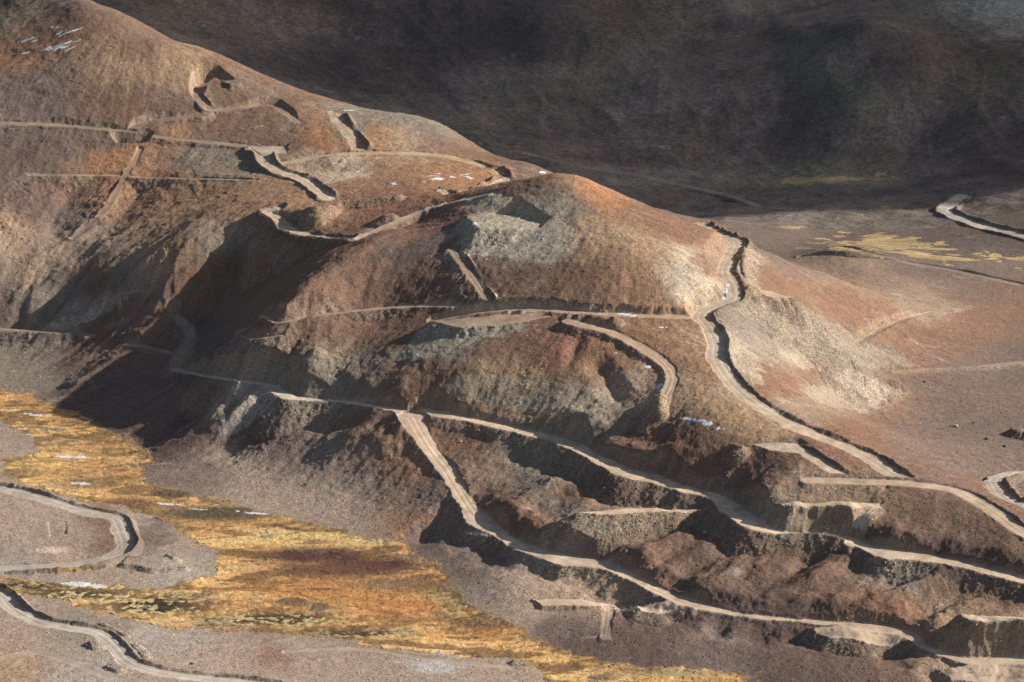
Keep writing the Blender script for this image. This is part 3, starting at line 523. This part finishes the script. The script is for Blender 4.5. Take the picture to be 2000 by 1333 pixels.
snow |= (bl(700, 210, 90, 12) > .4) & (strk > .55) & (Y < 1980)
snow |= (bl(860, 345, 70, 14) > .4) & (strk > .54) & (Y < 1980)
colr = np.where(snow[:, None], lin((206, 210, 216)), colr); colr = np.where(ice[:, None], lin((196, 192, 192)), colr)
colr *= (1+.16*fbm(X, Y, 3, 3, 171)+.14*fbm(X, Y, 35, 3, 173) + near_*(1-roadm)*(1-wetf)*steep*(1-.5*right_s)*(.12*ST2+.20*ST3+.06*ST1))[:, None]
colr = np.clip(colr, .01, .9)

# ------------------------------------------------------------ materials
def soil_material(name, kind):
    m = bpy.data.materials.new(name); m.use_nodes = True; t = m.node_tree; L = t.links; b = t.nodes['Principled BSDF']
    b.inputs['Roughness'].default_value = .95; b.inputs['Specular IOR Level'].default_value = .12
    at = t.nodes.new('ShaderNodeVertexColor'); at.layer_name = 'soil'; mk = t.nodes.new('ShaderNodeVertexColor'); mk.layer_name = 'kind'
    sep = t.nodes.new('ShaderNodeSeparateColor'); L.new(mk.outputs[0], sep.inputs[0])
    tc = t.nodes.new('ShaderNodeTexCoord')
    def noise(scale, det, rough=.6):
        n_ = t.nodes.new('ShaderNodeTexNoise'); n_.inputs['Scale'].default_value = scale; n_.inputs['Detail'].default_value = det; n_.inputs['Roughness'].default_value = rough
        L.new(tc.outputs['Object'], n_.inputs['Vector']); return n_.outputs[0]
    def math_(op, a, b_, c=None):
        q = t.nodes.new('ShaderNodeMath'); q.operation = op
        for i_, v in enumerate((a, b_, c)):
            if v is None: continue
            if hasattr(v, 'links'): L.new(v, q.inputs[i_])
            else: q.inputs[i_].default_value = v
        return q.outputs[0]
    sc = {'near': 1., 'far': .33, 'wet': 1.}[kind]
    n1 = noise(1.3*sc, 3); n2 = noise(4.0*sc, 2)
    v = t.nodes.new('ShaderNodeTexVoronoi'); v.inputs['Scale'].default_value = 1.5*sc; L.new(tc.outputs['Object'], v.inputs['Vector'])
    vs = t.nodes.new('ShaderNodeSeparateColor'); L.new(v.outputs['Color'], vs.inputs[0])
    # amplitude: low on road beds (R), high on rubble (G)
    amp = math_('MULTIPLY_ADD', sep.outputs[0], -.75, 1.0); amp = math_('MULTIPLY_ADD', sep.outputs[1], .5, amp); amp = math_('MULTIPLY_ADD', sep.outputs[2], -.5, amp)
    s1 = math_('SUBTRACT', n1, .5); s2 = math_('SUBTRACT', n2, .5); s3 = math_('SUBTRACT', vs.outputs[0], .5)
    tot = math_('MULTIPLY_ADD', s1, 1.3, math_('MULTIPLY_ADD', s2, 1.6, math_('MULTIPLY', s3, .5)))
    val = math_('MULTIPLY_ADD', tot, amp, 1.0); val = math_('MAXIMUM', val, .25)
    mx = t.nodes.new('ShaderNodeMix'); mx.data_type = 'RGBA'; mx.blend_type = 'MULTIPLY'; mx.inputs[0].default_value = 1
    L.new(at.outputs[0], mx.inputs[6]); L.new(val, mx.inputs[7]); L.new(mx.outputs[2], b.inputs['Base Color'])
    bp = t.nodes.new('ShaderNodeBump'); bp.inputs['Strength'].default_value = .8; bp.inputs['Distance'].default_value = .45/sc**.5
    hgt = math_('MULTIPLY', math_('ADD', math_('MULTIPLY', n1, .8), math_('ADD', math_('MULTIPLY', n2, .5), math_('MULTIPLY', vs.outputs[0], .3))), amp)
    L.new(hgt, bp.inputs['Height']); L.new(bp.outputs[0], b.inputs['Normal']); return m
M_near, M_far = soil_material('stony_soil', 'near'), soil_material('mountain_scree', 'far')
def flat_mat(name, c, rough=.9, noise=0.):
    m = bpy.data.materials.new(name); m.use_nodes = True; t = m.node_tree; b = t.nodes['Principled BSDF']; b.inputs['Roughness'].default_value = rough
    n_ = t.nodes.new('ShaderNodeTexNoise'); n_.inputs['Scale'].default_value = 3; r = t.nodes.new('ShaderNodeValToRGB')
    tc = t.nodes.new('ShaderNodeTexCoord'); t.links.new(tc.outputs['Object'], n_.inputs['Vector'])
    c = np.array(lin(c)); r.color_ramp.elements[0].position = .3; r.color_ramp.elements[1].position = .7
    r.color_ramp.elements[0].color = (*np.clip(c*(1-noise), 0, 1), 1); r.color_ramp.elements[1].color = (*np.clip(c*(1+noise), 0, 1), 1)
    t.links.new(n_.outputs[0], r.inputs[0]); t.links.new(r.outputs[0], b.inputs['Base Color']); return m

# ------------------------------------------------------------ split the one relief into its named surfaces
i0 = np.arange((NY-1)*(NU-1)); r_, c_ = i0//(NU-1), i0 % (NU-1); v0 = r_*NU+c_
quads = np.stack([v0, v0+1, v0+1+NU, v0+NU], 1)
def fm(a): return a[v0+0] 
cls = np.where(fm(BACKM) > .5, 2, np.where(fm(Z0) > 4.0, 1, 0))
cls = np.where(fm(wet) | fm(far_wet), 3, cls)
rid = fm(roadid); cls = np.where((rid > 0) & (fm(roadm) > .5), 100+rid, cls)
cls = np.where(fm(ice), 4, cls); cls = np.where(fm(snow), 5, cls)
kindc = np.stack([roadm, np.clip(fillm*.8, 0, 1), wetf, np.ones(N)], 1).astype(np.float32)
vc4 = np.c_[colr, np.ones(N)].astype(np.float32)
def surface(name, k, mat, label, cat, kind):
    f = quads[cls == k]
    if not len(f): return None
    u, inv = np.unique(f, return_inverse=True); inv = inv.reshape(-1)
    me = bpy.data.meshes.new(name); me.vertices.add(len(u)); me.vertices.foreach_set('co', np.stack([X[u], Y[u], Z[u]], 1).astype(np.float32).ravel())
    me.loops.add(len(inv)); me.loops.foreach_set('vertex_index', inv.astype(np.int32)); me.polygons.add(len(f))
    me.polygons.foreach_set('loop_start', np.arange(0, len(inv), 4, dtype=np.int32)); me.polygons.foreach_set('use_smooth', np.ones(len(f), bool))
    me.update(calc_edges=True)
    for nm, arr in (('soil', vc4), ('kind', kindc)):
        a = me.attributes.new(nm, 'FLOAT_COLOR', 'POINT'); a.data.foreach_set('color', arr[u].ravel())
    me.materials.append(mat); o = bpy.data.objects.new(name, me); COL.objects.link(o)
    o['label'] = label; o['category'] = cat; o['kind'] = kind; return o
surface('ground', 0, M_near, 'pinkish grey gravel plain around the foot of the hill', 'ground', 'structure')
surface('hill', 1, M_near, 'rust and grey stony hill cut by mine roads, with left mountain slope', 'hill', 'structure')
surface('mountain', 2, M_far, 'dark mountainside in cloud shadow behind the hill', 'mountain', 'structure')
surface('wetland_grass', 3, M_near, 'golden wetland grass along the valley floor', 'grass', 'stuff')
surface('ice', 4, M_near, 'pale frozen pools among the golden grass', 'ice', 'stuff')
surface('snow', 5, M_near, 'small white snow patches left on the slopes', 'snow', 'stuff')
RN = {1: 'dirt road running down from the fork to the lowest benches', 2: 'dirt road along the crest to the lower right edge', 3: 'dirt road on the right shoulder of the hill with a dark berm', 4: 'long dirt road above the lowest one, crossing to the right edge',
      5: 'dirt road on the shaded left flank ending at the fork', 6: 'wide cut bench halfway up below the summit', 7: 'steep bulldozed track below the summit dump', 8: 'dirt road winding over the saddle left of the summit', 9: 'switchback tracks on the left mountainside',
      10: 'dirt road on the far ridge behind the saddle', 11: 'short dirt road with berm at the right edge of the plain', 12: 'narrow benches on the dark lower left flank', 13: 'pale dirt road climbing away at the far right', 14: 'thin dark track across the right plain', 15: 'dirt road with sharp bend on the near bank', 16: 'dirt road across the bottom left corner', 17: 'faint pale track on the shaded valley floor behind the hill'}
for k, v in RN.items(): surface('dirt_road', 100+k, M_near, v, 'road', 'structure')

# ------------------------------------------------------------ loose stones and grass tufts
rg = np.random.RandomState(5)
infr = (PX > -60) & (PX < 2060) & (PY > -40) & (PY < 1400) & (near_ > .5)
gridok = infr & ~ice & ~snow
def scatter(name, weight, count, smin, smax, mat, label, cat, tuft=False):
    p = np.where(gridok, weight, 0).astype(float); p *= Y; p /= p.sum(); idx = rg.choice(N, count, p=p)
    s = smin+(smax-smin)*rg.rand(count)**3
    if tuft:
        base_ = np.array([(1, 0, 0), (.3, .95, 0), (-.8, .6, 0), (-.8, -.6, 0), (.3, -.95, 0), (0, 0, 1.1)]); fc = [(i, (i+1) % 5, 5) for i in range(5)]
    else:
        base_ = np.array([(1, 0, -.3), (0, 1, -.3), (-1, 0, -.3), (0, -1, -.3), (.55, .5, .55), (-.5, .55, .6), (-.55, -.5, .5), (.5, -.55, .65)])
        fc = [(0, 1, 4), (1, 5, 4), (1, 2, 5), (2, 6, 5), (2, 3, 6), (3, 7, 6), (3, 0, 7), (0, 4, 7), (4, 5, 6), (4, 6, 7)]
    nb = len(base_); a = rg.rand(count)*6.283; ca, sa = np.cos(a), np.sin(a)
    v = base_[None]*(1+.35*(rg.rand(count, nb, 3)-.5))*s[:, None, None]*np.array([1, 1, .8])
    vx = v[..., 0]*ca[:, None]-v[..., 1]*sa[:, None]; vy = v[..., 0]*sa[:, None]+v[..., 1]*ca[:, None]
    jit = (rg.rand(count, 2)-.5)*.5
    V = np.stack([vx+X[idx][:, None]+jit[:, :1], vy+Y[idx][:, None]+jit[:, 1:], v[..., 2]+Z[idx][:, None]], -1).reshape(-1, 3)
    F = (np.array(fc)[None]+(np.arange(count)*nb)[:, None, None]).reshape(-1, 3)
    me = bpy.data.meshes.new(name); me.vertices.add(len(V)); me.vertices.foreach_set('co', V.astype(np.float32).ravel())
    me.loops.add(F.size); me.loops.foreach_set('vertex_index', F.ravel().astype(np.int32)); me.polygons.add(len(F)); me.polygons.foreach_set('loop_start', np.arange(0, F.size, 3, dtype=np.int32))
    me.update(calc_edges=True)
    c = vc4[idx].copy(); c[:, :3] *= (.7+.9*rg.rand(count))[:, None]
    at_ = me.attributes.new('soil', 'FLOAT_COLOR', 'POINT'); at_.data.foreach_set('color', np.repeat(np.clip(c, 0, .8), nb, 0).ravel())
    k_ = me.attributes.new('kind', 'FLOAT_COLOR', 'POINT'); k_.data.foreach_set('color', np.tile([1, 0, 0, 1], len(V)).astype(np.float32))
    me.materials.append(mat); o = bpy.data.objects.new(name, me); COL.objects.link(o); o['label'] = label; o['category'] = cat; o['kind'] = 'stuff'
scatter('loose_stones', (roadm < .3)*(1-wetf)*(.35+1.6*fillm+.5*cutm)*(.3+sstep(-.2, .4, patch)), 60000, .1, .5, M_near, 'loose stones scattered over slopes and dumps', 'stones')
scatter('grass_tufts', wetf*(.5+np.clip(w_b*2, 0, 2)), 16000, .15, .45, M_near, 'golden grass tussocks over the wetland', 'grass', True)

# ------------------------------------------------------------ cloud whose shadow lies on the mountain
def cloud():
    nx, ny = 90, 80; H = 900.; tt = H/math.sin(SUN_EL); ox, oy = sx*tt, sy*tt
    gx_ = np.linspace(-1300, 1500, nx); gy_ = np.linspace(0, 2100, ny)
    U, V = np.meshgrid(gx_, gy_); e = fbm(U, V, 160, 4, 201)*75
    x = U + ox; y = V + oy + 2035 + np.where(V < 500, e*(1-V/500), 0)
    rim = np.minimum(np.minimum((U+1300), (1500-U)), np.minimum(V, 2100-V)); th = 90*np.clip(rim/300, 0, 1)**.5
    bump = fbm(U, V, 180, 4, 205)
    top = H + th*(1+bump) + .5; bot = H - th*.35*(1+bump*.5) - .5
    vs = np.r_[np.stack([x, y, top], -1).reshape(-1, 3), np.stack([x, y, bot], -1).reshape(-1, 3)]; n0 = nx*ny; fs = []
    for j in range(ny-1):
        for i in range(nx-1):
            a = j*nx+i; fs.append((a, a+1, a+1+nx, a+nx)); fs.append((n0+a, n0+a+nx, n0+a+nx+1, n0+a+1))
    for i in range(nx-1):
        fs.append((i, n0+i, n0+i+1, i+1)); a = (ny-1)*nx+i; fs.append((a, a+1, n0+a+1, n0+a))
    for j in range(ny-1):
        a = j*nx; fs.append((a, a+nx, n0+a+nx, n0+a)); a = j*nx+nx-1; fs.append((a, n0+a, n0+a+nx, a+nx))
    me = bpy.data.meshes.new('cloud'); me.from_pydata(vs.tolist(), [], fs); me.materials.append(flat_mat('cloud_white', (235, 236, 240), 1, .03))
    t = me.materials[0].node_tree; mixn = t.nodes.new('ShaderNodeMixShader'); tr = t.nodes.new('ShaderNodeBsdfTransparent'); mixn.inputs[0].default_value = .32   # thin cloud: some sun comes through
    t.links.new(t.nodes['Principled BSDF'].outputs[0], mixn.inputs[1]); t.links.new(tr.outputs[0], mixn.inputs[2]); t.links.new(mixn.outputs[0], t.nodes['Material Output'].inputs[0])
    o = bpy.data.objects.new('cloud', me); COL.objects.link(o); o['label'] = 'broad white cloud shading the mountain'; o['category'] = 'cloud'; o['kind'] = 'structure'
cloud()

# ------------------------------------------------------------ thin haze round the whole place
def haze():
    x0, x1, y0, y1, z0, z1 = -2200, 2200, -30, 3470, float(Z.min())-1, max(CAM_H, float(Z.max()))+6
    me = bpy.data.meshes.new('haze'); me.from_pydata([(x, y, z) for z in (z0, z1) for y in (y0, y1) for x in (x0, x1)], [], [(0, 2, 3, 1), (4, 5, 7, 6), (0, 1, 5, 4), (2, 6, 7, 3), (0, 4, 6, 2), (1, 3, 7, 5)])
    m = bpy.data.materials.new('thin_air'); m.use_nodes = True; t = m.node_tree; t.nodes.clear(); o_ = t.nodes.new('ShaderNodeOutputMaterial'); v = t.nodes.new('ShaderNodeVolumePrincipled')
    v.inputs['Color'].default_value = (.86, .9, 1, 1); v.inputs['Density'].default_value = 0.55e-5; v.inputs['Anisotropy'].default_value = .1
    t.links.new(v.outputs[0], o_.inputs['Volume']); me.materials.append(m)
    o = bpy.data.objects.new('haze', me); COL.objects.link(o); o['label'] = 'thin bluish haze in the valley air'; o['category'] = 'haze'; o['kind'] = 'stuff'
haze()

# ------------------------------------------------------------ marker posts and single boulders
def link(name, verts, faces, mat, parent=None):
    me = bpy.data.meshes.new(name); me.from_pydata([tuple(v) for v in verts], [], faces); me.materials.append(mat)
    o = bpy.data.objects.new(name, me); COL.objects.link(o)
    if parent: o.parent = parent
    return o
M_white, M_cap = flat_mat('white_plastic', (226, 222, 212), .5, .04), flat_mat('grey_cap', (170, 168, 160), .6, .05)
def tube(r0, r1, z0, z1, k=10):
    v = [(r*math.cos(i*2*math.pi/k), r*math.sin(i*2*math.pi/k), z) for r, z in ((r0, z0), (r1, z1)) for i in range(k)]
    return v, [(i, (i+1) % k, k+(i+1) % k, k+i) for i in range(k)]+[tuple(range(k))[::-1], tuple(range(k, 2*k))]
POSTS = ((1905, 1316, -.10, 1.6, 'left one of the pair of white posts on the lowest pad at bottom right'), (1940, 1316, .16, 1.6, 'right one of the pair of white posts on the lowest pad at bottom right'),
    (1975, 1215, .05, 1.6, 'lone white post on the upper pad by the right edge'), (1761, 1094, -.05, 1.2, 'small white post on the outer edge of the long middle road'), (1656, 460, 0, 1.9, 'white post at the tip of the far yellow grass'), (134, 1224, .1, 1.5, 'white post beside the bottom left road'))
first = None
for px, py, lean, h, lab_ in POSTS:
    x, y, z = [float(v[0]) for v in cast(px, py)]
    if first is None:
        o = bpy.data.objects.new('marker_post', None); COL.objects.link(o)
        v, f = tube(.13, .12, -.2, 1.0); link('pipe', v, f, M_white, o); v, f = tube(.16, .15, 1.003, 1.09); link('cap', v, f, M_cap, o); first = o
    else:
        o = first.copy(); COL.objects.link(o)
        for ch in first.children: c = ch.copy(); COL.objects.link(c); c.parent = o
    o.location = (x, y, z); o.rotation_euler = (0, lean, 0); o.scale = (1, 1, h); o['label'] = lab_; o['category'] = 'post'; o['group'] = 'white marker posts'
def boulder(px, py, r, lab_, mat, sq=.75, seed=0, group=None):
    import bmesh
    x, y, z = [float(v[0]) for v in cast(px, py)]; rr_ = random.Random(seed); bm = bmesh.new(); bmesh.ops.create_icosphere(bm, subdivisions=2, radius=r)
    pl_ = [(Vector((rr_.uniform(-1, 1), rr_.uniform(-1, 1), rr_.uniform(-.3, 1))).normalized(), r*rr_.uniform(.55, .85)) for _ in range(9)]
    for v in bm.verts:
        for n_, d_ in pl_:
            q = v.co.dot(n_)
            if q > d_: v.co -= n_*(q-d_)
        v.co *= 1+rr_.uniform(-.05, .05); v.co.z *= sq; v.co.x *= 1.2
    me = bpy.data.meshes.new('boulder'); bm.to_mesh(me); bm.free(); me.materials.append(mat); o = bpy.data.objects.new('boulder', me); COL.objects.link(o)
    o.location = (x, y, z+r*.2); o.rotation_euler = (0, 0, rr_.uniform(0, 6)); o['label'] = lab_; o['category'] = 'boulder'
    if group: o['group'] = group
M_pale, M_dark, M_brown = flat_mat('pale_stone', (176, 168, 156), .95, .2), flat_mat('dark_stone', (74, 66, 62), .95, .25), flat_mat('brown_stone', (126, 104, 86), .95, .2)
BO = ((1867, 833, 1.3, 'pale boulder alone on the right plain', M_pale), (1903, 826, .7, 'dark stone just right of the pale boulder on the plain', M_dark), (1926, 858, .9, 'dark boulder on the plain below the pale boulder', M_dark), (1962, 874, 1.4, 'largest dark boulder on the plain near the right edge', M_dark),
    (1806, 746, .9, 'dark boulder beside the tip of the pale spoil fan', M_dark), (1918, 730, .6, 'small dark stone on the upper right of the purple plain', M_dark), (1966, 737, .6, 'small dark stone near the right edge above the pale boulder', M_dark), (1840, 806, .5, 'small dark stone up-left of the pale boulder', M_dark),
    (918, 947, .5, 'small dark stone by the right side of the fork road', M_dark), (598, 946, .6, 'dark stone alone on the lower left apron', M_dark), (375, 1297, .8, 'dark boulder on the near bank at bottom left', M_dark), (732, 868, .5, 'dark stone on the slope left of the fork road', M_dark),
    (900, 863, .6, 'pale stone on the red slope right of the fork road', M_pale), (1376, 1040, .7, 'pale block below the long middle road', M_pale), (1750, 1150, .7, 'pale block at the foot of the stony fill, lower right', M_brown), (1925, 1192, .5, 'pale stone above the pit at bottom right', M_pale), (1412, 452, .8, 'stone beside the pass road', M_brown))
for i_, (px, py, r, lab_, mt) in enumerate(BO): boulder(px, py, r, lab_, mt, seed=i_)
#OBJECTS
